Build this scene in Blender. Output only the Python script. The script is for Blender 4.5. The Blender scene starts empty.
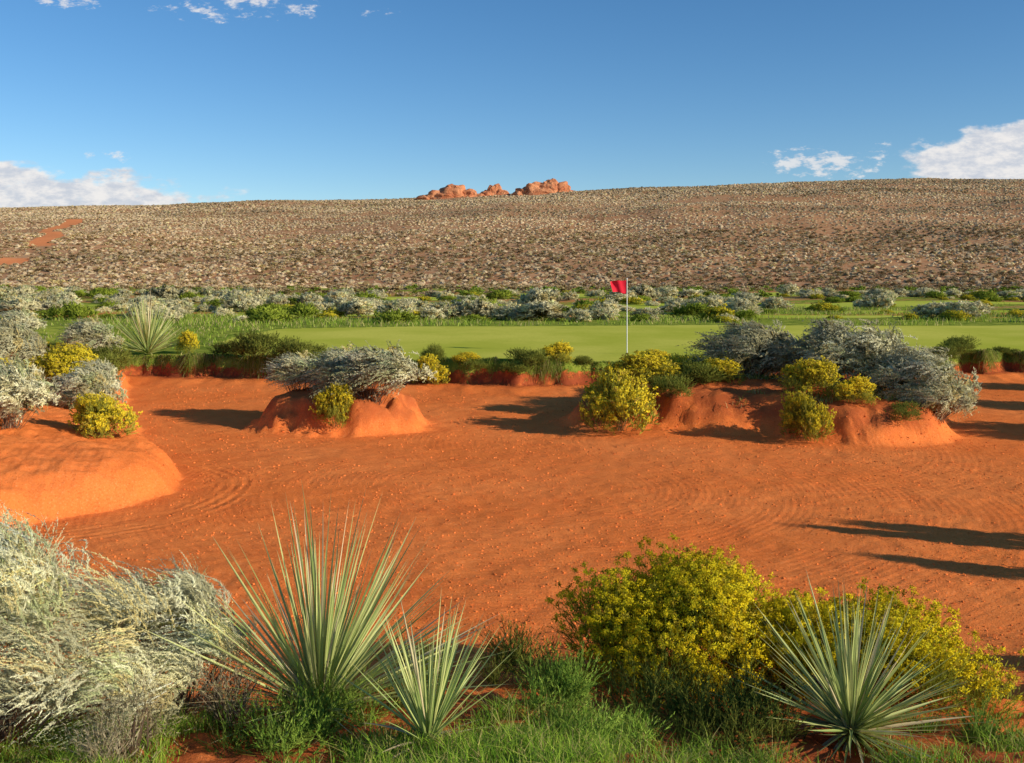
import bpy, bmesh, math, numpy as np
from mathutils import Vector, noise as mnoise
sc=bpy.context.scene
coll=sc.collection
rng=np.random.default_rng(11)
sc.view_settings.view_transform='Standard'; sc.view_settings.look='None'; sc.view_settings.exposure=0

# ---------------------------------------------------------------- noise / helpers
def _h(xi,yi,s):
    h=(xi*374761393+yi*668265263+s*974634777)&0xffffffff
    h=((h^(h>>13))*1274126177)&0xffffffff
    return ((h^(h>>16))&0xffffff)/float(0xffffff)
def vn(x,y,s=0):
    xi=np.floor(x).astype(np.int64); yi=np.floor(y).astype(np.int64)
    fx=x-xi; fy=y-yi; fx=fx*fx*(3-2*fx); fy=fy*fy*(3-2*fy)
    a=_h(xi,yi,s);b=_h(xi+1,yi,s);c=_h(xi,yi+1,s);d=_h(xi+1,yi+1,s)
    return (a+(b-a)*fx)*(1-fy)+(c+(d-c)*fx)*fy
def fbm(x,y,o=4,s=0):
    x=np.asarray(x,float);y=np.asarray(y,float)
    r=0;a=.5;t=0
    for i in range(o):
        r=r+a*(vn(x,y,s+i*17)*2-1);t+=a;a*=.5;x=x*2.03+7.1;y=y*2.03+3.3
    return r/t
def sm(a,b,x):
    t=np.clip((x-a)/(b-a),0,1);return t*t*(3-2*t)
def nrm(v): return v/np.maximum(np.linalg.norm(v,axis=-1,keepdims=True),1e-9)

# ---------------------------------------------------------------- terrain definition (world metres)
LX=[-40,-14,-10.5,-7.6,-5.4,-2.3,.2,2.2,4.8,9,12,14.5,20,40]
LY=[29,28.5,27.4,27,25.7,25.2,24.7,25,25.6,26.4,27.5,28.4,30,33]
def Ylip(x): return np.interp(x,LX,LY)+fbm(x*.55,x*0,3,5)*.65+fbm(x*2.2,x*0,2,6)*.40
def XL(y): return np.interp(y,[6,8,10,11,12,13,14,15,17,19,23,27,31],[-12,-9.5,-7,-5.6,-4.75,-4.35,-4.6,-5.1,-6.3,-7.2,-9,-10.4,-10.6])+fbm(y*.8,y*0,3,9)*.25
def XR(y): return np.interp(y,[4,7,10,14,20,27],[4.2,5.0,6.0,8.5,12,16.5])+fbm(y*.7,y*0+4,3,12)*.4
def bump(x,y,cx,cy,rx,ry,h,edge,s,na=.26,nb=.12):
    rho=np.sqrt(((x-cx)/rx)**2+((y-cy)/ry)**2)+fbm(x*1.1,y*1.1,4,s)*na+fbm(x*3.3,y*3.3,3,s+5)*nb
    return h*(1-sm(1-edge,1.02,rho))*(1-.14*np.minimum(rho,1.5)**2+.12*fbm(x*.9,y*.9,3,s+2))
SL=np.array([0,.12,.85,1.12,1.4,4]);SV=np.array([.45,1,1,0,-.35,-.1])
_t=np.linspace(0,6,2401);_f=np.cumsum(np.interp(_t,SL,SV));_f=_f/_f.max()
def hill(x,y):
    H=np.interp(x,[-600,-307,-157,-67,53,143,233,307,600],[40,43.5,47.5,50,54.5,59.5,61.5,61.5,60])-1.5
    t=np.clip((y-165)/430,0,6)
    g=fbm(x/70,y/90,4,40)*3.2*sm(0,.3,t)*(1-.75*sm(.75,1,t))
    g+=fbm(x/14,y/20,3,44)*.45*sm(0,.1,t)
    return H*np.interp(t,_t,_f)+g
def mounds(x,y):
    return (bump(x,y,-3.2,18.9,1.75,1.4,.66,.36,31),bump(x,y,4.75,19.6,3.8,2.0,.74,.32,33,.12,.05),
            bump(x,y,6.2,18.1,1.75,1.6,.60,.42,35,.14,.06),bump(x,y,4.2,22.6,2.3,3.1,.58,.5,37,.15,.06))
def banks(x,y):
    Yl=Ylip(x)
    lip=sm(Yl-.22,Yl+.03,y)*(.62+(.08*np.exp(-((x-.3)/2.5)**2)+.10*fbm(x*.7,x*0,2,7))*(1-sm(Yl+.1,Yl+2.0,y)))+.12*sm(Yl-1.6,Yl-.3,y)*(1-sm(Yl-.1,Yl+.1,y))
    dl=XL(y)-x
    lf=np.where(dl>0,.52*(1-np.exp(-np.maximum(dl,0)/.24))+.62*sm(.3,5.5,dl),0)
    lf*=1-sm(30,48,y)
    yy=y+fbm(x*.6,y*.3,3,21)*.5
    nr=np.interp(yy,[-10,0,3.5,4.5,5,5.9,6.6,7.9],[1.5,1.25,.9,.74,.65,.42,.22,0])
    dr=x-XR(y)
    rt=np.where(dr>0,.45*(1-np.exp(-np.maximum(dr,0)/.4))+.4*sm(.5,4,dr),0)*(1-sm(30,48,y))
    s=0
    for h in (lip,lf,nr,rt)+mounds(x,y): s=s+np.maximum(h,0)**5
    return s**.2
def greenmask(x,y):
    f=Ylip(x)+.4
    bk=np.interp(x,[-14,-8,-4,20,40],[36,38.3,39.6,40.2,40])+fbm(x*.12,x*0,2,60)*.5
    lf=-9.3+((y-34)/6.0)**2*1.6+fbm(y*.3,y*0,2,61)*.3
    return ((y>f)&(y<bk)&(x>lf)).astype(float)
def terrain(x,y):
    x=np.asarray(x,float);y=np.asarray(y,float)
    b=banks(x,y)
    yl=Ylip(x)
    near=(1-sm(36,60,y));top=sm(yl-.1,yl+.3,y)
    z=b+near*(1-top)*(fbm(x*.35,y*.35,3,2)*.05+fbm(x*2.6,y*2.6,4,3)*.018+fbm(x*9,y*9,3,4)*.012)
    rough=sm(.12,.4,b)*(1-top)*near
    z=z+rough*(fbm(x*1.7,y*1.7,4,8)*.03-np.abs(fbm(x*4.1,y*4.1,4,88))*.035+fbm(x*8,y*8,3,89)*.04)
    z=z+.20*sm(27,40,y)+sm(42,70,y)*fbm(x/11,y/13,3,50)*.28
    z=z+hill(x,y)
    return z
FW=[(3,63,10,4.2),(27,70,17,5),(-12,92,22,6),(34,104,34,7),(-30,66,10,3.5),(-52,110,22,6),(70,96,22,5),(12,49,9,1.8),(-9,51,7,1.7),(24,55,6,1.8)]
def fairway(x,y):
    r=np.full(np.shape(x),9.0)
    for cx,cy,rx,ry in FW: r=np.minimum(r,((x-cx)/rx)**2+((y-cy)/ry)**2)
    r=r+fbm(x*.12,y*.25,2,70)*.35
    return (r<1).astype(float)
def bare(x,y):
    t=(y-250)/150.
    cx=-119-56*t+fbm(y/26,y*0,2,80)*4
    a=(np.abs(x-cx)<2.6+1.0*t+fbm(x/3,y/8,2,81)*1.5)&(t>0)&(t<1)
    b=(((x+113)/5)**2+((y-222)/8)**2)<1
    return (a|b).astype(float)
def tz(x,y): return float(terrain(np.array([x],float),np.array([y],float))[0])

# ---------------------------------------------------------------- material tools
def newmat(name):
    m=bpy.data.materials.new(name);m.use_nodes=True
    nt=m.node_tree;nt.nodes.clear();return m,nt
def N(nt,t,**k):
    n=nt.nodes.new(t)
    for a,b in k.items():
        if a in n.inputs: n.inputs[a].default_value=b
        else: setattr(n,a,b)
    return n
def mth(nt,op,a,b=None,c=None,clamp=False):
    n=nt.nodes.new('ShaderNodeMath');n.operation=op;n.use_clamp=clamp
    for i,v in enumerate((a,b,c)):
        if v is None: continue
        if isinstance(v,(int,float)): n.inputs[i].default_value=v
        else: nt.links.new(v,n.inputs[i])
    return n.outputs[0]
def mixc(nt,f,a,b):
    n=nt.nodes.new('ShaderNodeMix');n.data_type='RGBA'
    for i,v in ((0,f),(6,a),(7,b)):
        if isinstance(v,(int,float)): n.inputs[i].default_value=v
        elif isinstance(v,tuple): n.inputs[i].default_value=(*v,1)
        else: nt.links.new(v,n.inputs[i])
    return n.outputs[2]
def noi(nt,vec,scale,detail=4,rough=.55):
    n=nt.nodes.new('ShaderNodeTexNoise');n.inputs['Scale'].default_value=scale
    n.inputs['Detail'].default_value=detail;n.inputs['Roughness'].default_value=rough
    nt.links.new(vec,n.inputs['Vector']);return n.outputs['Fac']
def ramp(nt,f,a,b):
    n=nt.nodes.new('ShaderNodeMapRange');n.inputs[1].default_value=a;n.inputs[2].default_value=b
    n.interpolation_type='SMOOTHSTEP';nt.links.new(f,n.inputs[0]);return n.outputs[0]
def out(nt,sh):
    o=nt.nodes.new('ShaderNodeOutputMaterial');nt.links.new(sh,o.inputs['Surface'])
def bsdf(nt,col,rough=.9,normal=None,spec=.15):
    p=nt.nodes.new('ShaderNodeBsdfPrincipled');p.inputs['Roughness'].default_value=rough
    p.inputs['Specular IOR Level'].default_value=spec
    if isinstance(col,tuple): p.inputs['Base Color'].default_value=(*col,1)
    else: nt.links.new(col,p.inputs['Base Color'])
    if normal is not None: nt.links.new(normal,p.inputs['Normal'])
    return p.outputs[0]
def diff(nt,col,normal=None):
    p=nt.nodes.new('ShaderNodeBsdfDiffuse');nt.links.new(col,p.inputs[0])
    if normal is not None: nt.links.new(normal,p.inputs['Normal'])
    return p.outputs[0]
def bumpn(nt,h,dist,strength=1,prev=None):
    b=nt.nodes.new('ShaderNodeBump');b.inputs['Strength'].default_value=strength;b.inputs['Distance'].default_value=dist
    nt.links.new(h,b.inputs['Height'])
    if prev is not None: nt.links.new(prev,b.inputs['Normal'])
    return b.outputs[0]
def vm(nt,op,a,b=None,sc_=None):
    n=nt.nodes.new('ShaderNodeVectorMath');n.operation=op;nt.links.new(a,n.inputs[0])
    if b is not None: nt.links.new(b,n.inputs[1])
    if sc_ is not None: n.inputs['Scale'].default_value=sc_
    return n.outputs[0]
def foliage_mat(name,trans=.25,var=.14,rough=None,outk=1.1):
    m,nt=newmat(name)
    a=N(nt,'ShaderNodeAttribute',attribute_name='Col')
    oi=nt.nodes.new('ShaderNodeObjectInfo')
    hs=nt.nodes.new('ShaderNodeHueSaturation')
    nt.links.new(a.outputs['Color'],hs.inputs['Color'])
    v=nt.nodes.new('ShaderNodeMapRange');v.inputs[3].default_value=1-var;v.inputs[4].default_value=1+var
    nt.links.new(oi.outputs['Random'],v.inputs[0]);nt.links.new(v.outputs[0],hs.inputs['Value'])
    c=hs.outputs[0];nn=None
    if outk:
        o_=N(nt,'ShaderNodeAttribute',attribute_name='Out')
        vt=nt.nodes.new('ShaderNodeVectorTransform');vt.vector_type='VECTOR';vt.convert_from='OBJECT';vt.convert_to='WORLD'
        nt.links.new(o_.outputs['Vector'],vt.inputs[0])
        g=nt.nodes.new('ShaderNodeNewGeometry')
        nn=vm(nt,'NORMALIZE',vm(nt,'ADD',vm(nt,'SCALE',vt.outputs[0],sc_=outk),g.outputs['Normal']))
    if rough is None: ds=diff(nt,c,nn)
    else: ds=bsdf(nt,c,rough,nn,spec=.35)
    if trans>0:
        t=nt.nodes.new('ShaderNodeBsdfTranslucent');nt.links.new(c,t.inputs[0])
        mx=nt.nodes.new('ShaderNodeMixShader');mx.inputs[0].default_value=trans
        nt.links.new(ds,mx.inputs[1]);nt.links.new(t.outputs[0],mx.inputs[2]);ds=mx.outputs[0]
    out(nt,ds);return m
M_fol=foliage_mat('leaf',.28,outk=1.5)
M_fgs=foliage_mat('sage_leaf',.25,var=0,outk=1.5)
M_yuc=foliage_mat('yucca_leaf',.15,.08,.5,0)
M_gra=foliage_mat('grass_blade',.35,0,None,.0)
M_hil=foliage_mat('shrub_cover',0,0,None,0)

def pos(nt):
    g=nt.nodes.new('ShaderNodeNewGeometry');return g.outputs['Position']
def sand_mat():
    m,nt=newmat('red_sand');p=pos(nt)
    n1=noi(nt,p,.35,4);n2=noi(nt,p,3.5,5,.6);n3=noi(nt,p,40,4,.8);n5=noi(nt,p,1.1,4,.6)
    c=mixc(nt,ramp(nt,n1,.35,.65),(.90,.225,.048),(.96,.27,.066))
    c=mixc(nt,mth(nt,'MULTIPLY',ramp(nt,n5,.45,.68),.25),c,(.78,.160,.036))
    c=mixc(nt,mth(nt,'MULTIPLY',ramp(nt,n2,.42,.68),.25),c,(.70,.135,.032))
    c=mixc(nt,mth(nt,'MULTIPLY',ramp(nt,n3,.54,.72),.55),c,(1.0,.48,.22))
    c=mixc(nt,mth(nt,'MULTIPLY',ramp(nt,n3,.47,.31),.60),c,(.42,.065,.018))
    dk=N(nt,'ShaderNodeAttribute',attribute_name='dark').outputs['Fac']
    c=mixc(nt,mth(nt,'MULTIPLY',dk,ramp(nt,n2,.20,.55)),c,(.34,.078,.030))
    a=N(nt,'ShaderNodeAttribute',attribute_name='turf').outputs['Fac']
    f=N(nt,'ShaderNodeAttribute',attribute_name='far').outputs['Fac']
    d=mixc(nt,ramp(nt,n1,.4,.6),(.42,.22,.09),(.52,.34,.16))
    d=mixc(nt,mth(nt,'MULTIPLY',ramp(nt,n3,.45,.6),.5),d,(.28,.24,.07))
    c=mixc(nt,f,c,d)
    n4=noi(nt,p,2.2,5)
    g=mixc(nt,ramp(nt,n4,.35,.62),(.15,.21,.025),(.34,.37,.055))
    ta=mth(nt,'ADD',a,mth(nt,'MULTIPLY',mth(nt,'SUBTRACT',n2,.5),1.1))
    c=mixc(nt,ramp(nt,ta,.42,.58),c,g)
    nb=bumpn(nt,n2,.03,.5);nb=bumpn(nt,n3,.016,.9,nb)
    sp=nt.nodes.new('ShaderNodeSeparateXYZ');nt.links.new(p,sp.inputs[0])
    wob=mth(nt,'MULTIPLY',noi(nt,p,.3,1),.4)
    for cx,cy,r0,r1,wl,st in ((-6.0,12.9,1.9,2.6,.15,.010),(-4.6,9.4,1.2,2.2,.16,.003),(0,13.5,1.0,9,.10,.0018),(3,17,1.0,5,.11,.0016)):
        dx=mth(nt,'SUBTRACT',sp.outputs[0],cx);dy=mth(nt,'SUBTRACT',sp.outputs[1],cy)
        r=mth(nt,'SQRT',mth(nt,'ADD',mth(nt,'MULTIPLY',dx,dx),mth(nt,'MULTIPLY',dy,dy)))
        r=mth(nt,'ADD',r,wob)
        w=mth(nt,'SINE',mth(nt,'MULTIPLY',r,2*math.pi/wl))
        k=mth(nt,'MULTIPLY',ramp(nt,r,r0+.2,r0+.5),ramp(nt,r,r1+.4,r1))
        k=mth(nt,'MULTIPLY',k,ramp(nt,n5,.35,.6))
        nb=bumpn(nt,mth(nt,'MULTIPLY',w,k),st,.8,nb)
    out(nt,diff(nt,c,nb));return m
M_sand=sand_mat()
def green_mat(name,a,b,sc1,bd):
    m,nt=newmat(name);p=pos(nt)
    n1=noi(nt,p,sc1,4);n2=noi(nt,p,9,4,.7)
    c=mixc(nt,ramp(nt,n1,.3,.7),a,b)
    c=mixc(nt,mth(nt,'MULTIPLY',ramp(nt,n2,.4,.7),.3),c,tuple(v*.75 for v in a))
    out(nt,diff(nt,c,bumpn(nt,n2,bd,.3)));return m
M_green=green_mat('mown_green',(.46,.48,.055),(.64,.60,.10),.28,.003)
M_fair=green_mat('mown_fairway',(.42,.49,.05),(.60,.60,.09),.15,.01)
def hill_mat():
    m,nt=newmat('desert_slope');p=pos(nt)
    n1=noi(nt,p,.012,5);n2=noi(nt,p,.22,5,.7);n3=noi(nt,p,.9,3,.7)
    c=mixc(nt,ramp(nt,n1,.35,.65),(.44,.19,.085),(.52,.26,.125))
    c=mixc(nt,mth(nt,'MULTIPLY',ramp(nt,n2,.42,.62),.4),c,(.50,.32,.165))
    c=mixc(nt,mth(nt,'MULTIPLY',ramp(nt,n3,.5,.62),.5),c,(.50,.37,.21))
    c=mixc(nt,mth(nt,'MULTIPLY',ramp(nt,n3,.46,.34),.75),c,(.22,.115,.055))
    b=N(nt,'ShaderNodeAttribute',attribute_name='bare').outputs['Fac']
    c=mixc(nt,b,c,mixc(nt,n2,(.88,.34,.13),(.72,.22,.08)))
    out(nt,diff(nt,c,bumpn(nt,n2,.3,.6)));return m
M_hill=hill_mat()

# ---------------------------------------------------------------- mesh builder
def mesh_np(name,V,F,mat,col=None,attrs=None,smooth=False,outv=None):
    me=bpy.data.meshes.new(name);V=np.asarray(V,np.float32).reshape(-1,3);F=np.asarray(F,np.int32);k=F.shape[1]
    me.vertices.add(len(V));me.vertices.foreach_set('co',V.ravel())
    me.loops.add(F.size);me.loops.foreach_set('vertex_index',F.ravel())
    me.polygons.add(len(F));me.polygons.foreach_set('loop_start',np.arange(0,F.size,k,dtype=np.int32))
    me.polygons.foreach_set('use_smooth',np.full(len(F),smooth))
    me.update(calc_edges=True)
    if col is not None:
        a=me.color_attributes.new('Col','FLOAT_COLOR','POINT')
        c=np.ones((len(V),4),np.float32);c[:,:3]=np.clip(col,0,1);a.data.foreach_set('color',c.ravel())
    if outv is not None:
        a=me.attributes.new('Out','FLOAT_VECTOR','POINT');a.data.foreach_set('vector',np.asarray(outv,np.float32).ravel())
    if attrs:
        for n,v in attrs.items():
            a=me.attributes.new(n,'FLOAT','POINT');a.data.foreach_set('value',np.asarray(v,np.float32))
    me.materials.append(mat);return me
def obj(name,me,loc=(0,0,0),rot=(0,0,0),scale=(1,1,1),parent=None):
    o=bpy.data.objects.new(name,me);o.location=loc;o.rotation_euler=rot;o.scale=scale
    if parent is not None:o.parent=parent
    coll.objects.link(o);return o
def tag(o,label=None,cat=None,group=None,kind=None):
    if label:o['label']=label
    if cat:o['category']=cat
    if group:o['group']=group
    if kind:o['kind']=kind
    return o

# ---------------------------------------------------------------- terrain sheets
ys=[-10.0]
while ys[-1]<3000:
    y=ys[-1]
    if y<3:d=.25
    elif y<11:d=.042
    elif y<29:d=.0037*y
    elif y<46:d=.006*y
    elif y<150:d=.012*y
    else:d=.013*y
    ys.append(y+d)
ys=np.array(ys);ns=720
s=np.linspace(-1,1,ns)
Y,S=np.meshgrid(ys,s,indexing='ij')
X=S*(10+.78*np.maximum(Y,0))
Z=terrain(X,Y)
nr,nc=X.shape
idx=np.arange(nr*nc).reshape(nr,nc)
Q=np.stack([idx[:-1,:-1],idx[:-1,1:],idx[1:,1:],idx[1:,:-1]],-1).reshape(-1,4)
VV=np.stack([X,Y,Z],-1).reshape(-1,3)
cx=VV[Q,0].mean(1);cy=VV[Q,1].mean(1)
B=banks(cx,cy)
cls=np.zeros(len(Q),int)
cls[(B<.14)&(cy<Ylip(cx))]=1
cls[greenmask(cx,cy)>.5]=2
cls[(fairway(cx,cy)>.5)&(cy>44)]=4
cls[cy>150]=3
x=VV[:,0];y=VV[:,1]
yl=Ylip(x)
turf=sm(yl-.20,yl+.0,y)*(1-sm(43,52,y))
turf=np.maximum(turf,.52*sm(40,46,y)+.4*fbm(x*.12,y*.2,3,90)*sm(40,46,y))
ngr=sm(5.4,4.8,y)*np.clip(.35+.9*fbm(x*1.2,y*1.2,2,95),0,1)*sm(2.2,1.0,np.abs(x+.3))
turf=np.maximum(turf,ngr*(y<7))
ms=mounds(x,y)
turf=np.maximum(turf,.55*sm(.35,.55,ms[3])*sm(20.6,21.6,y))
far=sm(40,60,y)*.75
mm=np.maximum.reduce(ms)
dark=np.maximum(sm(yl-.75,yl-.2,y)*(1-sm(36,40,y)),sm(.08,.4,mm)*.66)  # shade of the lip face painted into its soil; mounds get darker soil
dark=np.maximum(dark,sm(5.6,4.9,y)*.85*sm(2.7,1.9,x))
br=bare(x,y)
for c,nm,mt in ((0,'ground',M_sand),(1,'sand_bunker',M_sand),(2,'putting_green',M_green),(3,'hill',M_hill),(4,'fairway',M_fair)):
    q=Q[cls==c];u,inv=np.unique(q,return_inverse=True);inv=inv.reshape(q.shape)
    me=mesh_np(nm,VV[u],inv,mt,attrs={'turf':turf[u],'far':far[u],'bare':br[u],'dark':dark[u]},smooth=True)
    tag(obj(nm,me),kind='structure')

# ---------------------------------------------------------------- plant generators
def rdir(n,r=rng): return nrm(r.normal(size=n+(3,)))
def plumes(P0,D0,L,bend,nl,ll,lw,r,spread=.6,t0=.05,taper=.3):
    n=len(P0);t=r.uniform(t0,1,(n,nl));L=L[:,None,None];tt=t[...,None]
    P=P0[:,None]+D0[:,None]*L*tt+bend[:,None]*L*tt*tt
    T=nrm(D0[:,None]+2*tt*bend[:,None])
    dn=nrm(T+rdir((n,nl),r)*spread)
    sd=nrm(np.cross(dn,rdir((n,nl),r)))
    ln=ll*r.uniform(.6,1.25,(n,nl,1))*(1-taper*tt)
    V=np.stack([P-sd*lw/2,P+sd*lw/2,P+dn*ln],2)
    return V.reshape(-1,3),t.reshape(-1)
def tris(n): return np.arange(n*3).reshape(-1,3)
def ribbons(PT,w,r):
    n,k,_=PT.shape
    T=nrm(np.gradient(PT,axis=1));sd=nrm(np.cross(T,rdir((n,1),r)))
    w=np.broadcast_to(np.asarray(w,float).reshape(-1,1,1),(n,1,1))*np.linspace(1,.4,k)[None,:,None]
    V=np.stack([PT-sd*w/2,PT+sd*w/2],2).reshape(-1,3)
    b=(np.arange(n)[:,None]*k+np.arange(k-1)[None])*2
    a=b.reshape(-1);F=np.concatenate([np.stack([a,a+1,a+3],1),np.stack([a,a+3,a+2],1)])
    return V,F
def join(parts):
    V=[];F=[];C=[];O=[];o=0
    for p in parts:
        v,f,c=p[:3];V.append(v);F.append(f+o);C.append(c);o+=len(v)
        O.append(p[3] if len(p)>3 and p[3] is not None else np.zeros_like(v))
    return np.concatenate(V),np.concatenate(F),np.concatenate(C),np.concatenate(O)
def lobed(n,R,H,nl,r,low=.22,rin=.45,lmin=.30,lmax=.46):
    ang=r.uniform(0,2*math.pi,nl);q=np.sqrt(r.uniform(0.03,1,nl));rad=R*q*.66
    lr=R*r.uniform(lmin,lmax,nl)
    cz=H*(low+(.78-low)*(1-q**2)*r.uniform(.55,1,nl)+.14*r.random(nl))
    c=np.stack([rad*np.cos(ang),rad*np.sin(ang),cz],1)
    c[0]=[0,0,H*.5];lr[0]=R*.5
    k=r.choice(nl,n,p=lr**2/np.sum(lr**2))
    u=rdir((n,),r);u[:,2]=np.where(u[:,2]<-.5,-u[:,2],u[:,2])
    sc_=np.stack([lr[k],lr[k],np.minimum(lr[k],(H*1.03-c[k,2]))],1)
    P=c[k]+u*sc_*r.uniform(rin,.97,(n,1))
    P[:,2]=np.maximum(P[:,2],.03*H+.05*H*r.random(n))
    cen=np.array([0,0,H*.25]);gl=nrm((P-cen)/np.array([R,R,H]))
    o=nrm(u*.8+gl*.65)
    return P,u,r.uniform(.86,1.12,nl)[k],o
def stems(P,r,w,k=5,base=.1):
    n=len(P);t=np.linspace(0,1,k)[None,:,None]
    b=np.stack([r.normal(0,base,n),r.normal(0,base,n),np.full(n,-.05)],1)
    mid=(b+P)/2+np.stack([r.normal(0,.05,n),r.normal(0,.05,n),-.05*np.ones(n)],1)*np.abs(P[:,2:3])
    PT=(1-t)**2*b[:,None]+2*t*(1-t)*mid[:,None]+t*t*P[:,None]
    return ribbons(PT,w,r)
SAGE=np.array([.82,.77,.42]);SAGE2=np.array([1.0,.96,.62])
def sage(R,H,ncl,nper,nl,ll,lw,pl,seed,nlobes=11,wind=(-.45,.05,-.25),spread=.4,nst=60,c1=SAGE,c2=SAGE2,up=.55,fan=.30,thick=.045,rin=.45,taper=.3,lmin=.30,lmax=.46,tone=.12):
    """clumped feathery plumes: ncl tufts of nper plumes"""
    r=np.random.default_rng(seed)
    P,u,lt,o=lobed(ncl,R,H,nlobes,r,rin=rin,lmin=lmin,lmax=lmax)
    D=nrm(u+np.array([wind[0]*.5,0,up])+r.normal(0,.25,(ncl,3)))
    Lc=pl*r.uniform(.65,1.3,ncl);bc=np.array(wind)[None]*r.uniform(.2,1.4,(ncl,1))+r.normal(0,.16,(ncl,3))
    k=np.repeat(np.arange(ncl),nper);m=len(k)
    D2=nrm(D[k]+r.normal(0,fan,(m,3)));L=Lc[k]*r.uniform(.55,1.15,m)
    P2=P[k]-D[k]*Lc[k,None]*.5+r.normal(0,thick,(m,3))*R
    P2[:,2]=np.maximum(P2[:,2],.01)
    bd=bc[k]+r.normal(0,.08,(m,3))
    V,t=plumes(P2,D2,L,bd,nl,ll,lw,r,spread,taper=taper)
    mixv=np.clip(r.normal(.5,.35,ncl),0,1)
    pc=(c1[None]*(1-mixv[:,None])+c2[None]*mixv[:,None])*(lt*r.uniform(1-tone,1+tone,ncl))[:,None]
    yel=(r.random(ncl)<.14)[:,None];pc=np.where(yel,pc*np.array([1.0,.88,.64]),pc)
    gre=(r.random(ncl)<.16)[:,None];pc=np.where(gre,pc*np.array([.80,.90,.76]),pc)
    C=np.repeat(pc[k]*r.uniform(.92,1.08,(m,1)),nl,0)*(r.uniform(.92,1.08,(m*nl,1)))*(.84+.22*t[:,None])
    C=np.repeat(C,3,0);O=np.repeat(nrm(o[k]+D2*.35),nl*3,0)
    q=r.integers(0,ncl,nst);SV,SF=stems(P[q]-D[q]*Lc[q,None]*.4,r,r.uniform(.006,.022,nst)*max(R,.6),base=.08*R)
    SC=np.repeat(np.array([[.24,.16,.10]])*r.uniform(.6,1.4,(nst,1)),10,0)
    return (V,tris(len(V)//3),C,O),(SV,SF,SC)
def rabbit(R,H,np_,nl,ll,lw,pl,seed,flower=.65,npuf=24,pr=.035,ps=.014,nlobes=10,nst=60,lmin=.3,lmax=.46,
           g1=(.26,.30,.04),g2=(.54,.51,.05),y1=(.86,.63,.015),y2=(1.0,.83,.035)):
    r=np.random.default_rng(seed);g1,g2,y1,y2=map(np.array,(g1,g2,y1,y2))
    P,u,lt,o=lobed(np_,R,H,nlobes,r,.15,rin=.6,lmin=lmin,lmax=lmax)
    D=nrm(u*.8+np.array([0,0,.6])+r.normal(0,.20,(np_,3)))
    L=pl*r.uniform(.6,1.45,np_);bd=r.normal(0,.12,(np_,3))
    O=P-D*pl*.7
    V,t=plumes(O,D,L,bd,nl,ll,lw,r,.45)
    mv=r.random((np_,1))
    C=np.repeat((g1*(1-mv)+g2*mv)*lt[:,None],nl,0)*r.uniform(.75,1.2,(np_*nl,1))
    C=np.repeat(C,3,0);ON=np.repeat(o,nl*3,0)
    tip=O+D*L[:,None]+bd*L[:,None]
    rel=tip[:,2]/H*.4+.15*r.normal(size=np_)+2.6*(lt-1)+.3*o[:,2]
    sel=np.where((rel>np.quantile(rel,1-flower)))[0] if flower>0 else []
    fl=None
    if len(sel):
        n=len(sel);off=rdir((n,npuf),r)*r.uniform(.2,1,(n,npuf,1))*pr*np.array([1,1,.8])
        c=tip[sel][:,None]+off
        a=rdir((n,npuf),r);b=nrm(np.cross(a,rdir((n,npuf),r)))
        s_=ps*r.uniform(.6,1.3,(n,npuf,1))
        FV=np.stack([c-a*s_*.5,c+a*s_*.5,c+b*s_],2).reshape(-1,3)
        m2=r.random((n,1,1));fc=(y1*(1-m2)+y2*m2)*np.ones((n,npuf,1))*r.uniform(.85,1.1,(n,npuf,1))
        fade=(r.random((n,1,1))<.12);fc=np.where(fade,fc*np.array([.7,.66,1.5]),fc)
        fl=(FV,tris(n*npuf),np.repeat(fc.reshape(-1,3),3,0),np.repeat(nrm(o[sel]+u[sel]*.4),npuf*3,0))
    q=r.integers(0,np_,nst);SV,SF=stems(O[q],r,r.uniform(.004,.012,nst)*max(R,.6),base=.07*R)
    SC=np.repeat(np.array([[.18,.15,.07]])*r.uniform(.6,1.4,(nst,1)),10,0)
    return (V,tris(len(V)//3),C,ON),fl,(SV,SF,SC)
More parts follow.
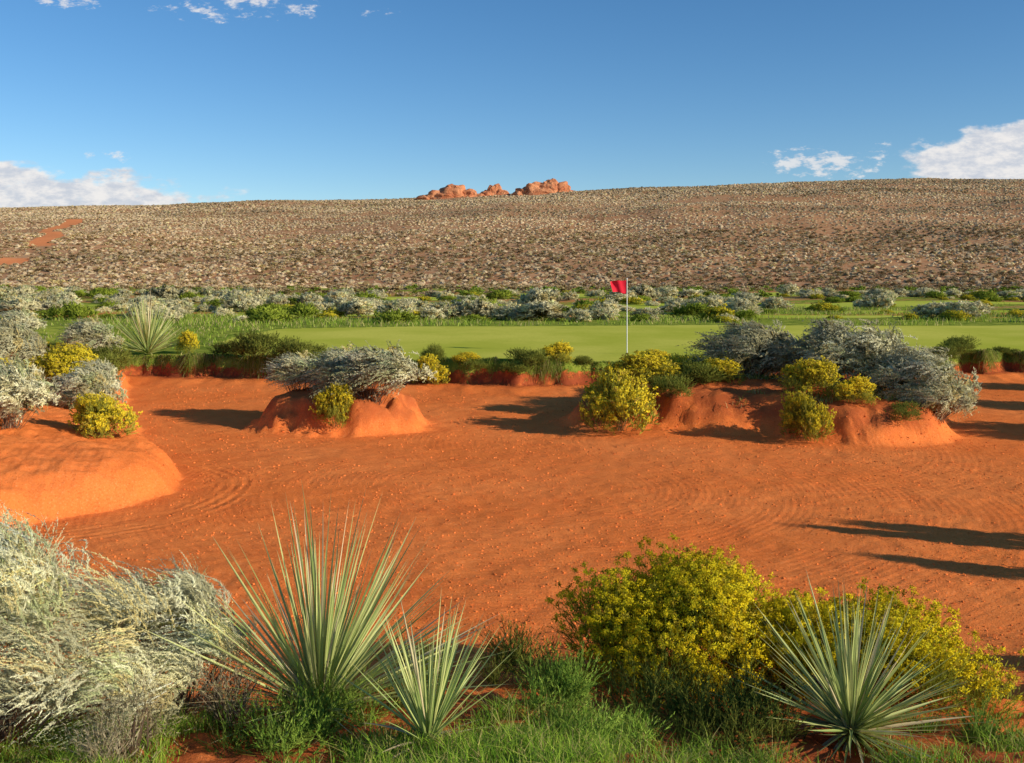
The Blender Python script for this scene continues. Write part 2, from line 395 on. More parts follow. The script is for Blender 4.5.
def yucca_blades(n,L,w,seed,tmin=0.03,tmax=1.35,dead=False,pw=.8,r0=.04):
    r=np.random.default_rng(seed)
    th=tmin+(tmax-tmin)*r.random(n)**pw;ph=r.uniform(0,2*math.pi,n)
    D=np.stack([np.sin(th)*np.cos(ph),np.sin(th)*np.sin(ph),np.cos(th)],1)
    ln=L*r.uniform(.66,1.05,n)*(1-.06*th/1.5);k=9
    t=np.linspace(0,1,k)
    O=np.stack([D[:,0]*r0,D[:,1]*r0,.02+.10*r.random(n)*(1-th/1.6)+.03],1)
    droop=np.array([0,0,-1.])[None]*(.01+.07*r.random((n,1)))*np.sin(th)[:,None]*(4 if dead else 1)
    lat=r.normal(0,.03,(n,3))
    P=O[:,None]+D[:,None]*(ln[:,None]*t)[...,None]+(droop+lat)[:,None]*(ln[:,None]*t**2)[...,None]
    T=nrm(np.gradient(P,axis=1));up=np.array([0,0,1.])
    sd=nrm(np.cross(T,up+rdir((n,1),r)*.5));nn=nrm(np.cross(sd,T))
    prof=np.array([.85,1.0,1.0,.93,.83,.7,.52,.3,.03])*w
    wv=(prof[None]*r.uniform(.75,1.25,(n,1)))[...,None]
    A=P-sd*wv/2+nn*wv*.16;Bm=P-nn*wv*.10;Cc=P+sd*wv/2+nn*wv*.16
    V=np.stack([A,Bm,Cc],2).reshape(-1,3)
    b=((np.arange(n)[:,None]*k+np.arange(k-1)[None])*3).reshape(-1)
    F=np.concatenate([np.stack([b,b+1,b+4,b+3],1),np.stack([b+1,b+2,b+5,b+4],1)])
    if dead:
        base=np.array([.50,.40,.24])*r.uniform(.5,1.15,(n,1));col=np.repeat(base,k*3,0)
    else:
        mv=r.random((n,1));base=np.array([.26,.34,.09])*(1-mv)+np.array([.58,.58,.22])*mv
        old=(r.random((n,1))<.10);base=np.where(old,np.array([.60,.50,.28]),base)
        c=np.ones((n,k,3,3))*base[:,None,None]
        c[:,:,0]*=1.35;c[:,:,2]*=1.35
        tcol=np.array([.50,.38,.20]);wt=np.clip((t-.86)/.14,0,1)[None,:,None,None]*.7
        c=c*(1-wt)+tcol*wt
        wb=np.clip((.12-t)/.12,0,1)[None,:,None,None]*.6;c=c*(1-wb)+np.array([.52,.50,.30])*wb
        col=c.reshape(-1,3)
    return V,F,col
def grass_mesh(xs,ys_,h,w,cols,r,zoff=0,lean=.45,by=0.,vz=.95):
    n=len(xs);z=terrain(xs,ys_)+zoff
    P=np.stack([xs,ys_,z-.01],1);a=r.uniform(0,2*math.pi,n)
    sd=np.stack([np.cos(a),np.sin(a)*(1 if by==0 else .3),np.zeros(n)],1)
    l=r.normal(0,lean,(n,2));l[:,1]+=by;hh=h*r.uniform(.5,1.25,n)
    M=P+np.stack([l[:,0]*hh*.25,l[:,1]*hh*(.25 if by==0 else .6),hh*(.55 if by==0 else .3)],1)
    T=P+np.stack([l[:,0]*hh,l[:,1]*hh,hh*vz],1)
    V=np.stack([P-sd*w/2,P+sd*w/2,M-sd*w*.4,M+sd*w*.4,T],1).reshape(-1,3)
    b=np.arange(n)*5
    F=np.concatenate([np.stack([b,b+1,b+3],1),np.stack([b,b+3,b+2],1),np.stack([b+2,b+3,b+4],1)])
    C=np.repeat(cols,5,0)
    return V,F,C
def pal(n,r,*cs):
    cs=np.array(cs);k=r.integers(0,len(cs),n);return cs[k]*r.uniform(.75,1.2,(n,1))
def root(name,x,y,rz=0,sink=.03,sc_=1):
    e=bpy.data.objects.new(name,None);e.empty_display_size=.2;e.location=(x,y,tz(x,y)-sink);e.rotation_euler=(0,0,rz)
    e.scale=(sc_,)*3;coll.objects.link(e);return e
def part(nm,t,parent,mat=M_fol,lab=None):
    ov=t[3] if len(t)>3 else None
    o=obj(nm,mesh_np(nm,t[0],t[1],mat,t[2],outv=ov),parent=parent)
    if lab:o['label']=lab
    return o

# ---------------------------------------------------------------- foreground plants
def fg_sage(x,y,R,H,ncl,seed,label,**k):
    e=root('sagebrush',x,y)
    a=dict(wind=(-.90,.0,-.75),spread=.65,up=.6,taper=.8,fan=.20,lmin=.20,lmax=.40,rin=.6,tone=.2);a.update(k)
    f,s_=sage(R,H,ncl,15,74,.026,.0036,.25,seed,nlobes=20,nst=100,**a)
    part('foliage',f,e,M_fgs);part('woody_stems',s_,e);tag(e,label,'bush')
fg_sage(-2.4,4.6,1.0,1.24,390,101,'large silvery sagebrush with wind-swept feathery plumes')
fg_sage(-1.72,5.05,.54,.88,150,102,'pale green sagebrush with drooping feathery plumes beside a yucca')
def dry_shrub(x,y,seed,R=.34,H=.40):
    e=root('dry_shrub',x,y)
    f,s_=sage(R,H,90,4,14,.028,.003,.20,seed,nlobes=7,nst=170,wind=(-.1,0,.1),c1=np.array([.50,.40,.22]),c2=np.array([.62,.52,.32]))
    part('foliage',f,e);part('woody_stems',s_,e);tag(e,'sparse dry twiggy shrub with brown leaves','bush')
dry_shrub(-1.42,4.8,103);dry_shrub(-1.62,4.2,104,.3,.3)
def fg_yucca(x,y,L,n,w,seed,label,tmax=1.35,pw=.8):
    e=root('yucca',x,y,rz=seed)
    part('leaf_rosette',yucca_blades(n,L,w,seed,tmax=tmax,pw=pw),e,M_yuc)
    part('dead_leaf_skirt',yucca_blades(int(n*.25),L*.55,w*.8,seed+1,tmin=1.2,tmax=1.75,dead=True),e,M_yuc)
    tag(e,label,'yucca')
fg_yucca(-.97,5.05,1.06,225,.0165,5,'tall spiky grey-green yucca with long narrow blades',1.3,.72)
fg_yucca(-.36,4.30,.58,90,.0125,8,'small spiky green yucca in the grass',.95,.8)
fg_yucca(1.60,4.72,.70,200,.0150,12,'round spiky grey-green yucca beside yellow rabbitbrush',1.42,.64)
def fg_rabbit(x,y,R,H,np_,seed,label,fl=.62,**k):
    e=root('rabbitbrush' if fl>0 else 'green_shrub',x,y)
    a,b,c=rabbit(R,H,np_,30,.030,.0038,.17,seed,flower=fl,npuf=40,pr=.029,ps=.0105,nlobes=max(6,int(26*min(1,R))),nst=int(120*R)+10,lmin=.18,lmax=.44,**k)
    part('foliage',a,e)
    if b is not None: part('flower_heads',b,e)
    part('woody_stems',c,e);tag(e,label,'bush')
fg_rabbit(1.06,5.95,.90,.63,4200,201,'large round rabbitbrush covered in yellow flowers',.80)
fg_rabbit(2.08,5.6,.84,.42,3400,202,'low spreading rabbitbrush with yellow-green flowers',.72)
fg_rabbit(1.60,5.78,.50,.50,1300,212,'yellow rabbitbrush filling the gap behind a yucca',.78)
DG=dict(g1=(.12,.17,.03),g2=(.28,.28,.05));LG=dict(g1=(.18,.32,.04),g2=(.36,.48,.08))
fg_rabbit(.03,5.75,.30,.36,340,203,'small dark green shrub at the edge of red sand',0,**DG)
fg_rabbit(.22,4.9,.34,.26,380,204,'small leafy green shrub growing in grass',0,**LG)
fg_rabbit(-1.0,4.30,.36,.20,340,205,'low bright green leafy weed in the grass',0,**LG)
fg_rabbit(.75,5.0,.42,.24,440,206,'low dark green undergrowth below yellow rabbitbrush',0,**DG)
fg_rabbit(1.15,4.75,.36,.18,360,207,'low green undergrowth beside a yucca',0,**DG)
fg_rabbit(.95,4.45,.38,.12,300,213,'low dark undergrowth in front of a yucca',0,**DG)
fg_rabbit(2.25,4.75,.26,.12,230,208,'low green weeds on red sand beside a yucca',0,**LG)
fg_rabbit(-.55,5.3,.36,.25,360,209,'low dark green shrub behind a yucca',0,**DG)
fg_rabbit(.35,4.45,.30,.14,300,210,'low leafy green weeds in the grass',0,**LG)
fg_rabbit(-.85,4.75,.30,.20,300,211,'low leafy weeds at the foot of a yucca',0,**LG)
# near grass
r=np.random.default_rng(3);n=90000
gx=r.uniform(-2.6,2.7,n);gy=r.uniform(3.3,5.8,n)
k=(fbm(gx*2.4,gy*2.4,3,95)*1.5+.06-.9*sm(4.6,5.6,gy)-.55*sm(.6,1.8,gx)-.35*sm(-1.6,-2.4,gx)+.12*r.normal(size=n))>0
gx,gy=gx[k],gy[k]
g=grass_mesh(gx,gy,.055+.07*vn(gx*3,gy*3,96),.0045,pal(len(gx),r,(.16,.30,.03),(.28,.46,.045),(.40,.54,.07),(.50,.44,.15)),r,lean=.6)
tag(obj('grass',mesh_np('grass',*g[:2],M_gra,g[2])),'bright green grass around the yuccas','grass',kind='stuff')

# ---------------------------------------------------------------- middle-distance variants (unit radius, unit height)
def variants(fn,n,seed):
    L=[]
    for i in range(n):
        ps=[p for p in fn(seed+i) if p is not None];V,F,C,O=join(ps)
        L.append(mesh_np('plant_mesh',V,F,M_fol,C,outv=O))
    return L
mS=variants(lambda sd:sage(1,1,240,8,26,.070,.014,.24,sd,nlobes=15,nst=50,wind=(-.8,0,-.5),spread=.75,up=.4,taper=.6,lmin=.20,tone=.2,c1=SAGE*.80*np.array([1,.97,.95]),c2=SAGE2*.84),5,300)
mR=variants(lambda sd:rabbit(1,1,1500,12,.08,.015,.20,sd,flower=.62,npuf=12,pr=.055,ps=.04,nlobes=14,nst=50,lmin=.2,g1=(.28,.28,.04),g2=(.50,.45,.06),y1=(.76,.58,.03),y2=(.90,.72,.05)),3,320)
mG=variants(lambda sd:rabbit(1,1,1200,12,.08,.018,.20,sd,flower=0,nlobes=12,nst=50,lmin=.2,g1=(.15,.18,.03),g2=(.32,.33,.06)),2,340)
yb=yucca_blades(200,1,.024,400,tmax=1.4,pw=.7)
mY=[mesh_np('yucca_mesh',yb[0],yb[1],M_yuc,yb[2])]
KN={'S':('sagebrush','bush',mS),'R':('rabbitbrush','bush',mR),'G':('green_shrub','bush',mG),'Y':('yucca','yucca',mY)}
def put(kind,x,y,rad,h,label,i=None,grp=None):
    nm,cat,ms=KN[kind]
    me=ms[(int(rng.integers(0,99)) if i is None else i)%len(ms)]
    rz=rng.uniform(-.5,.5) if kind=='S' else rng.uniform(0,6.28)
    k=1.2 if kind=='S' else 1.14
    o=obj(nm,me,(x,y,tz(x,y)-.06),(0,0,rz),(rad*k,rad*k,h*1.03))
    return tag(o,label,cat,grp)
sd='on the red sand bank';mo='on an eroded red sand mound'
put('S',-6.95,13.8,.80,1.0,'large silvery sagebrush '+sd)
put('R',-5.9,14.3,.50,.60,'small yellow rabbitbrush '+sd)
put('S',-7.15,17.3,.72,.92,'round silver sagebrush on the bunker bank')
put('R',-8.6,17.0,.6,.65,'yellow-green rabbitbrush '+sd)
put('R',-8.9,19.8,.75,.80,'yellow-green rabbitbrush above the bunker')
put('R',-8.2,19.3,.5,.55,'yellow-green rabbitbrush at the bunker edge')
put('R',-10.0,22.3,.7,.7,'yellow rabbitbrush above the bunker')
put('S',-10.6,21,.80,1.2,'grey sagebrush on the bank')
put('G',-9.4,22.6,.8,.55,'dark green shrub at the bunker edge')
put('G',-10.3,25,.8,.6,'dark green shrub near a large yucca')
put('S',-11.5,27.2,.85,1.15,'grey sagebrush beside a large yucca')
put('S',-14.3,29,.9,.9,'grey sagebrush on the grassy bank')
put('Y',-10.2,28.0,1.30,1.70,'large spiky grey-green yucca above the bunker')
put('R',-9.1,28.2,.4,.6,'small yellow rabbitbrush beside a yucca')
put('G',-6.5,26.6,1.0,.75,'low dark olive shrub on the bunker lip')
put('G',-7.6,27.3,.7,.5,'low dark olive shrub on the bunker lip')
put('G',-5.4,26.0,.7,.5,'small dark green shrub on the bunker lip')
put('S',-4.15,19.2,.72,.75,'low silvery sagebrush '+mo)
put('S',-2.5,18.2,1.0,1.05,'large silvery sagebrush '+mo)
put('S',-3.3,19.2,.70,.8,'pale sagebrush between two others '+mo)
put('R',-3.15,17.75,.38,.72,'narrow yellow-green rabbitbrush at the foot of a sand mound')
put('R',-2.05,25.0,.42,.72,'small yellow rabbitbrush on the bunker lip')
put('R',1.95,18.2,.80,1.05,'round yellow-green rabbitbrush beside a sand mound')
put('R',2.7,20.0,.8,.6,'low yellow-green rabbitbrush '+mo)
put('G',3.6,19.8,.8,.5,'low green shrub '+mo)
put('G',2.95,18.5,.45,.4,'low dark shrub on a red mound side')
put('R',4.1,19.9,.6,.42,'low olive rabbitbrush on a red mound')
put('R',2.2,21.6,.6,.65,'low yellow-green rabbitbrush '+mo)
put('R',3.6,21.6,.8,.55,'low yellow-green rabbitbrush joining mound and green')
put('G',4.3,23.2,.9,.5,'low green shrub between mound and green')
put('S',4.9,20.5,1.0,1.2,'big grey sagebrush '+mo)
put('S',5.6,21.0,.8,1.0,'grey sagebrush '+mo)
put('S',6.5,19.6,1.1,1.3,'big grey sagebrush '+mo)
put('S',7.45,18.2,.98,1.15,'drooping grey sagebrush at the end of a red mound')
put('S',7.5,17.6,.62,.75,'small grey sagebrush draped over a red mound')
put('S',7.2,19.6,.95,1.2,'grey sagebrush '+mo)
put('R',4.95,16.95,.42,.80,'upright yellow-green rabbitbrush on the mound side')
put('R',6.0,17.5,.42,.45,'small green rabbitbrush on the mound side')
put('R',5.4,18.1,.60,.65,'small yellow-green rabbitbrush below the sagebrush')
put('G',6.7,17.1,.40,.28,'small green plant on the mound side')
for (x_,y_,a,h) in ((6.9,9.7,.26,1.15),(7.5,9.8,.24,1.05),(6.8,8.6,.24,.95),(4.85,6.3,.26,.7),(4.0,5.3,.3,.75),(12.3,17.0,.9,1.1),(11.9,16.2,.6,.8),(14.2,20.3,.9,1.2),(15.6,24,1,1.2)):
    put('S',x_,y_,a,h,'grey sagebrush on the bunker bank')
rl=np.random.default_rng(77)
for x_ in np.concatenate([np.arange(-3.6,3.9,.7),np.arange(5.5,17,1.2)]):
    x_=float(x_+rl.uniform(-.35,.35));yl_=float(Ylip(np.array([x_]))[0])
    kd='G' if rl.random()<.7 else 'R'
    a=rl.uniform(.28,.7);put(kd,x_,yl_+rl.uniform(-.10,.15),a,rl.uniform(.18,.5),'low shrub in the grass at the bunker lip',grp='low shrubs along the bunker lip')

# lip and collar grass
r=np.random.default_rng(5);n=80000
gx=r.uniform(-16,19,n);off=np.abs(r.normal(0,.26,n))-.16
gy=Ylip(gx)+off
k=(off<.5)&(fbm(gx*1.3,gy*1.3,3,15)*1.5+.26-.5*sm(.15,.5,off)>r.random(n)*.6-.05);gx,gy=gx[k],gy[k]
hh=.04+.10*sm(0,.5,fbm(gx*1.1,gy*0,2,19))
G1=grass_mesh(gx,gy,hh,.014,pal(len(gx),r,(.16,.24,.03),(.28,.38,.045),(.40,.46,.07),(.50,.44,.14)),r,lean=.6)
n=60000
gx=r.uniform(-14,19,n);gy=Ylip(gx)-.01+r.normal(0,.06,n)
cov=fbm(gx*1.3,gx*0,3,25)
k=cov*1.6+.34>r.random(n)*.8;gx,gy,cov=gx[k],gy[k],cov[k]
G2=grass_mesh(gx,gy,np.clip(.16+.40*cov+.1*fbm(gx*5,gx*0,2,26),.06,.4),.014,pal(len(gx),r,(.12,.19,.03),(.22,.30,.04),(.34,.38,.07),(.46,.38,.14)),r,lean=.35,by=-.65,vz=-.6)
V,F,C,_=join([G1,G2])
tag(obj('lip_grass',mesh_np('lip_grass',V,F,M_gra,C)),'shaggy grass hanging over the bunker lip','grass',kind='stuff')
n=110000
gx=r.uniform(-34,36,n);gy=r.uniform(27,64,n)
inside=greenmask(gx,gy)>.5
k=(~inside)&(gy>Ylip(gx)+.1)&(fbm(gx*.25,gy*.25,3,16)+.35>r.random(n)*.9)&(fairway(gx,gy)<.5);gx,gy=gx[k],gy[k]
g=grass_mesh(gx,gy,.13+.1*(gy>39),.03,pal(len(gx),r,(.18,.28,.03),(.30,.42,.05),(.42,.50,.08),(.54,.46,.18)),r,lean=.5)
tag(obj('rough_grass',mesh_np('rough_grass',*g[:2],M_gra,g[2])),'long rough grass around the putting green','grass',kind='stuff')
n=22000
gx=np.concatenate([r.uniform(1.2,8,n),r.uniform(-12,-4.6,n//2)]);gy=np.concatenate([r.uniform(17.5,24.8,n),r.uniform(16,27,n//2)])
k=(banks(gx,gy)>.42)&(fbm(gx*1.3,gy*1.3,3,18)+.25*(gy>20)>.0);gx,gy=gx[k],gy[k]
g=grass_mesh(gx,gy,.13,.012,pal(len(gx),r,(.2,.28,.05),(.34,.38,.08),(.54,.46,.2)),r)
tag(obj('mound_grass',mesh_np('mound_grass',*g[:2],M_gra,g[2])),'thin grass tufts on the sand mounds','grass',kind='stuff')

# clods in the bunker
bm=bmesh.new();bmesh.ops.create_icosphere(bm,subdivisions=1,radius=1)
IV=np.array([v.co[:] for v in bm.verts]);IF=np.array([[v.index for v in f.verts] for f in bm.faces]);bm.free()
def scatter(tV,tF,P,S,A,col):
    n=len(P);m=len(tV);c,s_=np.cos(A),np.sin(A)
    V=np.empty((n,m,3));q=tV[None]*S[:,None]
    V[...,0]=q[...,0]*c[:,None]-q[...,1]*s_[:,None];V[...,1]=q[...,0]*s_[:,None]+q[...,1]*c[:,None];V[...,2]=q[...,2]
    V+=P[:,None];F=(tF[None]+(np.arange(n)*m)[:,None,None]).reshape(-1,tF.shape[1])
    return V.reshape(-1,3),F,np.repeat(col,m,0)
n=64000
yy=6.5+19*r.random(n)**1.4;xx=r.uniform(-1,1,n)*(yy*.55+1)
k=(banks(xx,yy)<.5)&(yy<Ylip(xx))&(vn(xx*.7,yy*.7,77)+.35*r.random(n)>.5);xx,yy=xx[k],yy[k];n=len(xx)
sz=(.0028+.0075*r.random(n)**5)*(1+yy/20)
P=np.stack([xx,yy,terrain(xx,yy)+sz*.15],1)
c=np.array([[.88,.23,.055]])*r.uniform(.7,1.12,(n,1))
jV=IV*(1+r.normal(0,.18,(len(IV),1)))
V,F,C=scatter(jV,IF,P,np.stack([sz*r.uniform(.8,1.5,n),sz,sz*.7],1),r.uniform(0,6.3,n),c)
tag(obj('sand_clods',mesh_np('sand_clods',V,F,M_hil,C)),'small clods and pebbles on red bunker sand','pebbles',kind='stuff')

# ---------------------------------------------------------------- brush beyond the green
fS=variants(lambda sd:sage(1,1,110,5,9,.17,.055,.26,sd,nlobes=14,nst=10,wind=(-.25,0,-.2),spread=.8,c1=np.array([.66,.61,.34]),c2=np.array([.94,.85,.52])),5,500)
fG=variants(lambda sd:rabbit(1,1,360,9,.20,.055,.28,sd,flower=.0,nlobes=12,nst=10,g1=(.20,.27,.03),g2=(.42,.48,.06)),3,520)
fR=variants(lambda sd:rabbit(1,1,360,8,.20,.05,.28,sd,flower=.5,npuf=6,pr=.09,ps=.09,nlobes=12,nst=10,y1=(.70,.55,.03),y2=(.84,.68,.05)),2,540)
def pick(n,y0,y1,fac,rmin,r,thr):
    pts=[];tries=0
    while len(pts)<n and tries<60000:
        tries+=1
        y_=math.sqrt(r.uniform(y0*y0,y1*y1));x_=r.uniform(-fac,fac)*y_
        if fairway(np.array([x_]),np.array([y_]))[0]>.5: continue
        if greenmask(np.array([x_]),np.array([y_-1.0]))[0]>.5: continue
        if float(fbm(np.array([x_*.09]),np.array([y_*.09]),2,130)[0])<thr: continue
        if any((x_-a)**2+(y_-b)**2<rmin*rmin for a,b in pts): continue
        pts.append((x_,y_))
    return pts
r=np.random.default_rng(21)
pts=pick(280,42.5,100,.56,1.0,r,-.10)
for x_,y_ in pts:
    R=r.uniform(.4,1.2)*(1 if r.random()<.75 else 1.35);H=R*r.uniform(.5,.9)
    o=obj('sagebrush',fS[int(r.integers(0,5))],(x_,y_,tz(x_,y_)-.08),(0,0,r.uniform(0,6.28)),(R,R*r.uniform(.8,1.2),H))
    tag(o,'silvery sagebrush in the scrub beyond the putting green','bush','sagebrush beyond the putting green')
pts=pick(190,42,105,.56,1.2,r,-.5)
for i,(x_,y_) in enumerate(pts):
    R=r.uniform(.5,1.3);H=R*r.uniform(.4,.75)
    if i%5>1:
        o=obj('green_shrub',fG[int(r.integers(0,3))],(x_,y_,tz(x_,y_)-.08),(0,0,r.uniform(0,6.28)),(R,R,H))
        tag(o,'leafy green shrub in the scrub beyond the putting green','bush','green shrubs beyond the putting green')
    else:
        o=obj('rabbitbrush',fR[int(r.integers(0,2))],(x_,y_,tz(x_,y_)-.08),(0,0,r.uniform(0,6.28)),(R*.8,R*.8,H*.8))
        tag(o,'yellow-tinged rabbitbrush in the scrub beyond the putting green','bush','rabbitbrush beyond the putting green')

# ---------------------------------------------------------------- hillside scrub as one mass
def dome(seed):
    q=np.random.default_rng(seed);V=IV*(1+q.normal(0,.2,(len(IV),1)));V=V*np.array([1,1,.85]);V[:,2]+=.35
    return V,IF
parts=[];r=np.random.default_rng(31)
def colr(a_,b_):
    n=len(a_)
    k=r.random((n,1))*.7+.3*r.random((n,1));a=np.array([.53,.41,.25]);b=np.array([.38,.27,.15]);c_=a*k+b*(1-k)
    y_=(r.random((n,1))<.14);c_=np.where(y_,np.array([.44,.36,.17]),c_)
    d_=(r.random((n,1))<.24);c_=np.where(d_,np.array([.22,.15,.07]),c_)
    band=fbm(a_/60,b_/28,3,170)[:,None]
    return c_*r.uniform(.88,1.12,(n,1))*(1+.5*band)
n=165000
yy=np.sqrt(r.uniform(150**2,650**2,n));xx=r.uniform(-.60,.60,n)*yy
den=fbm(xx/40,yy/30,3,150)
k=(bare(xx,yy)<.5)&(den*1.1+.8>r.random(n)*.9);xx,yy=xx[k],yy[k];n=len(xx)
for j in range(5):
    sl=slice(j*n//5,(j+1)*n//5);a,b=xx[sl],yy[sl];m=len(a);R=(.22+.42*r.random(m)**2)*(1+.25*(b>450))
    tV,tF=dome(600+j)
    parts.append(scatter(tV,tF,np.stack([a,b,terrain(a,b)-.1],1),np.stack([R,R,R*r.uniform(.5,.8,m)],1),r.uniform(0,6.3,m),colr(a,b)))
n=9500
yy=np.sqrt(r.uniform(94**2,300**2,n));xx=r.uniform(-.66,.66,n)*yy
k=(fairway(xx,yy)<.5)&(bare(xx,yy)<.5)&(vn(xx/9,yy/9,160)+.5*r.random(n)>.40);xx,yy=xx[k],yy[k];n=len(xx)
for j in range(4):
    f,_s=sage(1,1,28,4,3,.34,.17,.30,640+j,nlobes=9,nst=2,c1=np.ones(3)*.9,c2=np.ones(3))
    tV,tF,tc=f[:3]
    sl=slice(j*n//4,(j+1)*n//4);a,b=xx[sl],yy[sl];m=len(a);R=r.uniform(.4,.9,m)
    bc=colr(a,b)*1.35;gr_=(r.random((m,1))<.4*(1-sm(110,160,b))[:,None]);bc=np.where(gr_,np.array([.30,.38,.06]),bc)
    V,F,C=scatter(tV,tF,np.stack([a,b,terrain(a,b)-.05],1),np.stack([R,R,R*r.uniform(.5,.8,m)],1),r.uniform(0,6.3,m),bc)
    C=C*np.tile(tc,(m,1));parts.append((V,F,C))
V,F,C,_=join(parts)
tag(obj('hillside_scrub',mesh_np('hillside_scrub',V,F,M_hil,C)),'dense low desert scrub covering the hillside','scrub',kind='stuff')

# ---------------------------------------------------------------- sandstone outcrops on the ridge
m,nt=newmat('red_sandstone');p=pos(nt)
n1=noi(nt,p,.25,5,.6);n2=noi(nt,p,1.3,4,.7)
c=mixc(nt,ramp(nt,n1,.35,.65),(.50,.17,.075),(.68,.30,.14));c=mixc(nt,mth(nt,'MULTIPLY',ramp(nt,n2,.5,.7),.6),c,(.30,.09,.04))
out(nt,bsdf(nt,c,.9,bumpn(nt,n2,.4,1),.1));M_rock=m
bm=bmesh.new();bmesh.ops.create_icosphere(bm,subdivisions=4,radius=1)
RV=np.array([v.co[:] for v in bm.verts]);RF=np.array([[v.index for v in f.verts] for f in bm.faces]);bm.free()
def outcrop(cx,cy,blobs,seed,label):
    ps=[];z0=tz(cx,cy)
    for i,(dx,dy,rx,ry,rz) in enumerate(blobs):
        d=np.array([mnoise.fractal(Vector(v*1.4+i*5+seed),1.0,2.1,5) + .3*abs(mnoise.noise(Vector(v*3.5+i*9))) for v in RV])
        V=RV*(1+.32*d[:,None]);V=np.sign(V)*np.abs(V)**.85*np.array([rx,ry,rz])
        V=V+np.array([dx,dy,0]);st=np.sin(V[:,2]*2.1+V[:,0]*.25)*.25;V[:,0]+=st;V[:,1]+=st
        ps.append((V,RF,np.zeros((len(V),3))))
    V,F,C,_=join(ps)
    o=obj('rock_outcrop',mesh_np('rock_outcrop',V,F,M_rock),(cx,cy,z0-1.6));tag(o,label,'rocks','sandstone outcrops on the ridge')
yo=552
outcrop((452-512)/1000*yo,yo,[(-14,0,6,6,3.0),(-7,0,7,7,5.5),(1,0,8,7,8.4),(8,1,7,6,6.4),(14,0,5,5,3.4),(-2,-4,7,4,4),(19,2,3,3,2.2)],1,'jagged red sandstone outcrop on the ridge top')
outcrop((494-512)/1000*(yo+8),yo+8,[(-4,0,4,5,5),(0,1,4.6,5,8.5),(5,0,4,4,5)],2,'small pointed red sandstone rock on the ridge')
outcrop((544-512)/1000*yo,yo,[(-12,0,5,6,4.5),(-5,0,7,7,7.6),(3,0,6,6,8.8),(9,0,6,6,6.8),(15,0,4,4,3),(-1,-4,8,4,4.4)],3,'broad rounded red sandstone outcrop on the ridge top')

# ---------------------------------------------------------------- golf flag
def simple(name,c,rough=.5):
    m,nt=newmat(name);p=pos(nt);n=noi(nt,p,30,2)
    out(nt,bsdf(nt,mixc(nt,n,tuple(v*.9 for v in c),c),rough,spec=.3));return m
M_white=simple('white_paint',(.78,.78,.75));M_red=simple('red_cloth',(.80,.015,.04),.8);M_dark=simple('dark_cup',(.03,.03,.03))
fx,fy=3.22,28.0;e=root('golf_flag',fx,fy,sink=0);tag(e,'white golf pin with a red flag standing on the green','flag')
def cyl(name,r1,r2,z0,z1,mat,par,seg=16):
    bm=bmesh.new();bmesh.ops.create_cone(bm,cap_ends=True,segments=seg,radius1=r1,radius2=r2,depth=z1-z0)
    for v in bm.verts:v.co.z+=(z0+z1)/2
    me=bpy.data.meshes.new(name);bm.to_mesh(me);bm.free();me.materials.append(mat);return obj(name,me,parent=par)
cyl('pole',.015,.012,-.1,2.10,M_white,e);cyl('pole_cap',.02,.015,2.10,2.13,M_white,e)
cyl('hole_cup',.054,.054,-.1,.012,M_dark,e,24)
u=np.linspace(0,1,26);v=np.linspace(0,1,16);U,W=np.meshgrid(u,v,indexing='ij')
fxp=-U*.46*(1-.15*W)-.012;fyp=.04*np.sin(U*9+W*2)*U+.02*np.sin(W*5)*U
fz=2.08-W*(.38-.05*U)-.04*U*(1-W)-.012*np.sin(U*7)
V=np.stack([fxp,fyp,fz],-1).reshape(-1,3);I=np.arange(26*16).reshape(26,16)
F=np.stack([I[:-1,:-1],I[1:,:-1],I[1:,1:],I[:-1,1:]],-1).reshape(-1,4)
obj('flag_cloth',mesh_np('flag_cloth',V,F,M_red,smooth=True),parent=e)

# ---------------------------------------------------------------- sun, sky, clouds
EL=math.radians(20.5);dx,dy=-.90,.43;q=math.hypot(dx,dy);dx/=q;dy/=q
d=Vector((dx*math.cos(EL),dy*math.cos(EL),-math.sin(EL)))
L=bpy.data.lights.new('sun','SUN');L.energy=5;L.angle=math.radians(.5);L.color=(1,.90,.74)
lo=bpy.data.objects.new('sun',L);lo.rotation_euler=d.to_track_quat('-Z','Y').to_euler();coll.objects.link(lo)
w=bpy.data.worlds.new('World');sc.world=w;w.use_nodes=True;nt=w.node_tree;nt.nodes.clear()
sk=nt.nodes.new('ShaderNodeTexSky');sk.sky_type='NISHITA';sk.sun_disc=False;sk.sun_elevation=EL
sk.sun_rotation=math.atan2(-dx,-dy);sk.altitude=1200;sk.air_density=1.0;sk.dust_density=.3;sk.ozone_density=3.2
hs=nt.nodes.new('ShaderNodeHueSaturation');hs.inputs['Saturation'].default_value=1.2;nt.links.new(sk.outputs[0],hs.inputs['Color'])
bg=nt.nodes.new('ShaderNodeBackground');bg.inputs[1].default_value=.13;nt.links.new(hs.outputs[0],bg.inputs[0])
tc=nt.nodes.new('ShaderNodeTexCoord');sp=nt.nodes.new('ShaderNodeSeparateXYZ');nt.links.new(tc.outputs['Generated'],sp.inputs[0])
yy=mth(nt,'MAXIMUM',sp.outputs[1],.05);U=mth(nt,'DIVIDE',sp.outputs[0],yy);Vv=mth(nt,'DIVIDE',sp.outputs[2],yy)
cb=nt.nodes.new('ShaderNodeCombineXYZ');nt.links.new(U,cb.inputs[0]);nt.links.new(mth(nt,'MULTIPLY',Vv,2.2),cb.inputs[1])
nz=noi(nt,cb.outputs[0],17,8,.58);nw=noi(nt,cb.outputs[0],42,6,.65)
tot=None
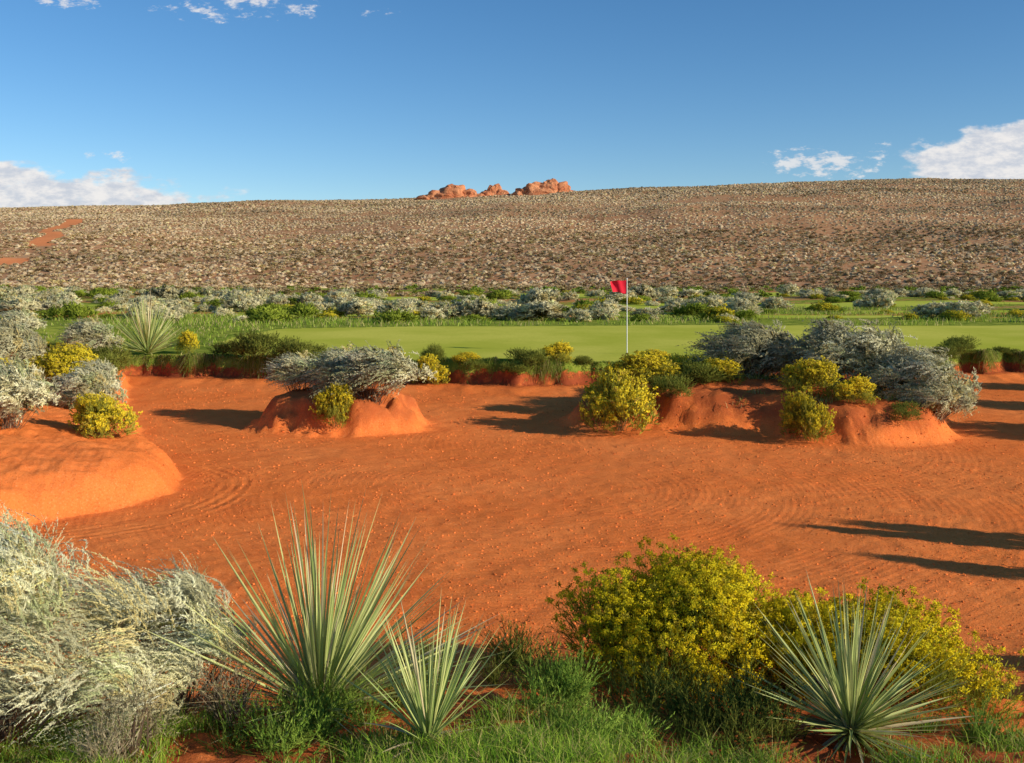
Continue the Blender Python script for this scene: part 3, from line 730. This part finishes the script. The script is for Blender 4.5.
for (cu,cv,a,b,amp,wisp) in ((-.50,.070,.26,.046,1.05,0),(.52,.106,.15,.054,1.25,0),(.31,.112,.07,.020,.75,1),(-.27,.268,.10,.018,.6,1),(-.445,.272,.04,.010,.7,1),(-.41,.118,.04,.008,.5,1),(.37,.125,.03,.010,.5,1),(-.14,.262,.03,.006,.5,1)):
    e1=mth(nt,'POWER',mth(nt,'ABSOLUTE',mth(nt,'DIVIDE',mth(nt,'SUBTRACT',U,cu),a)),2)
    e2=mth(nt,'POWER',mth(nt,'ABSOLUTE',mth(nt,'DIVIDE',mth(nt,'SUBTRACT',Vv,cv),b)),2)
    k=mth(nt,'SUBTRACT',1,mth(nt,'ADD',e1,e2),clamp=True)
    k=mth(nt,'MULTIPLY',mth(nt,'POWER',k,.6),amp)
    k=mth(nt,'ADD',mth(nt,'MULTIPLY',k,.62),mth(nt,'MULTIPLY',mth(nt,'SUBTRACT',nw if wisp else nz,.5),2.1 if wisp else 1.5))
    k=mth(nt,'MULTIPLY',ramp(nt,k,.28,.62 if wisp else .5),.75 if wisp else .97)
    g_=mth(nt,'SUBTRACT',1,mth(nt,'ADD',e1,e2),clamp=True);k=mth(nt,'MULTIPLY',k,ramp(nt,g_,0,.15))
    tot=k if tot is None else mth(nt,'MAXIMUM',tot,k)
tot=mth(nt,'MULTIPLY',tot,mth(nt,'GREATER_THAN',sp.outputs[1],.1))
cc=mixc(nt,ramp(nt,nw,.35,.65),(.62,.66,.74),(.93,.90,.88))
bc=nt.nodes.new('ShaderNodeBackground');nt.links.new(cc,bc.inputs[0]);bc.inputs[1].default_value=.95
mx=nt.nodes.new('ShaderNodeMixShader');nt.links.new(tot,mx.inputs[0]);nt.links.new(bg.outputs[0],mx.inputs[1]);nt.links.new(bc.outputs[0],mx.inputs[2])
ow=nt.nodes.new('ShaderNodeOutputWorld');nt.links.new(mx.outputs[0],ow.inputs[0])

# ---------------------------------------------------------------- camera
cam=bpy.data.cameras.new('camera');cam.sensor_width=36;cam.lens=36*1000/1024;cam.shift_y=-106.5/1024
cam.clip_end=6000;cam.clip_start=.05
co=bpy.data.objects.new('camera',cam);co.location=(0,0,2.9);co.rotation_euler=(math.pi/2,0,0);coll.objects.link(co);sc.camera=co
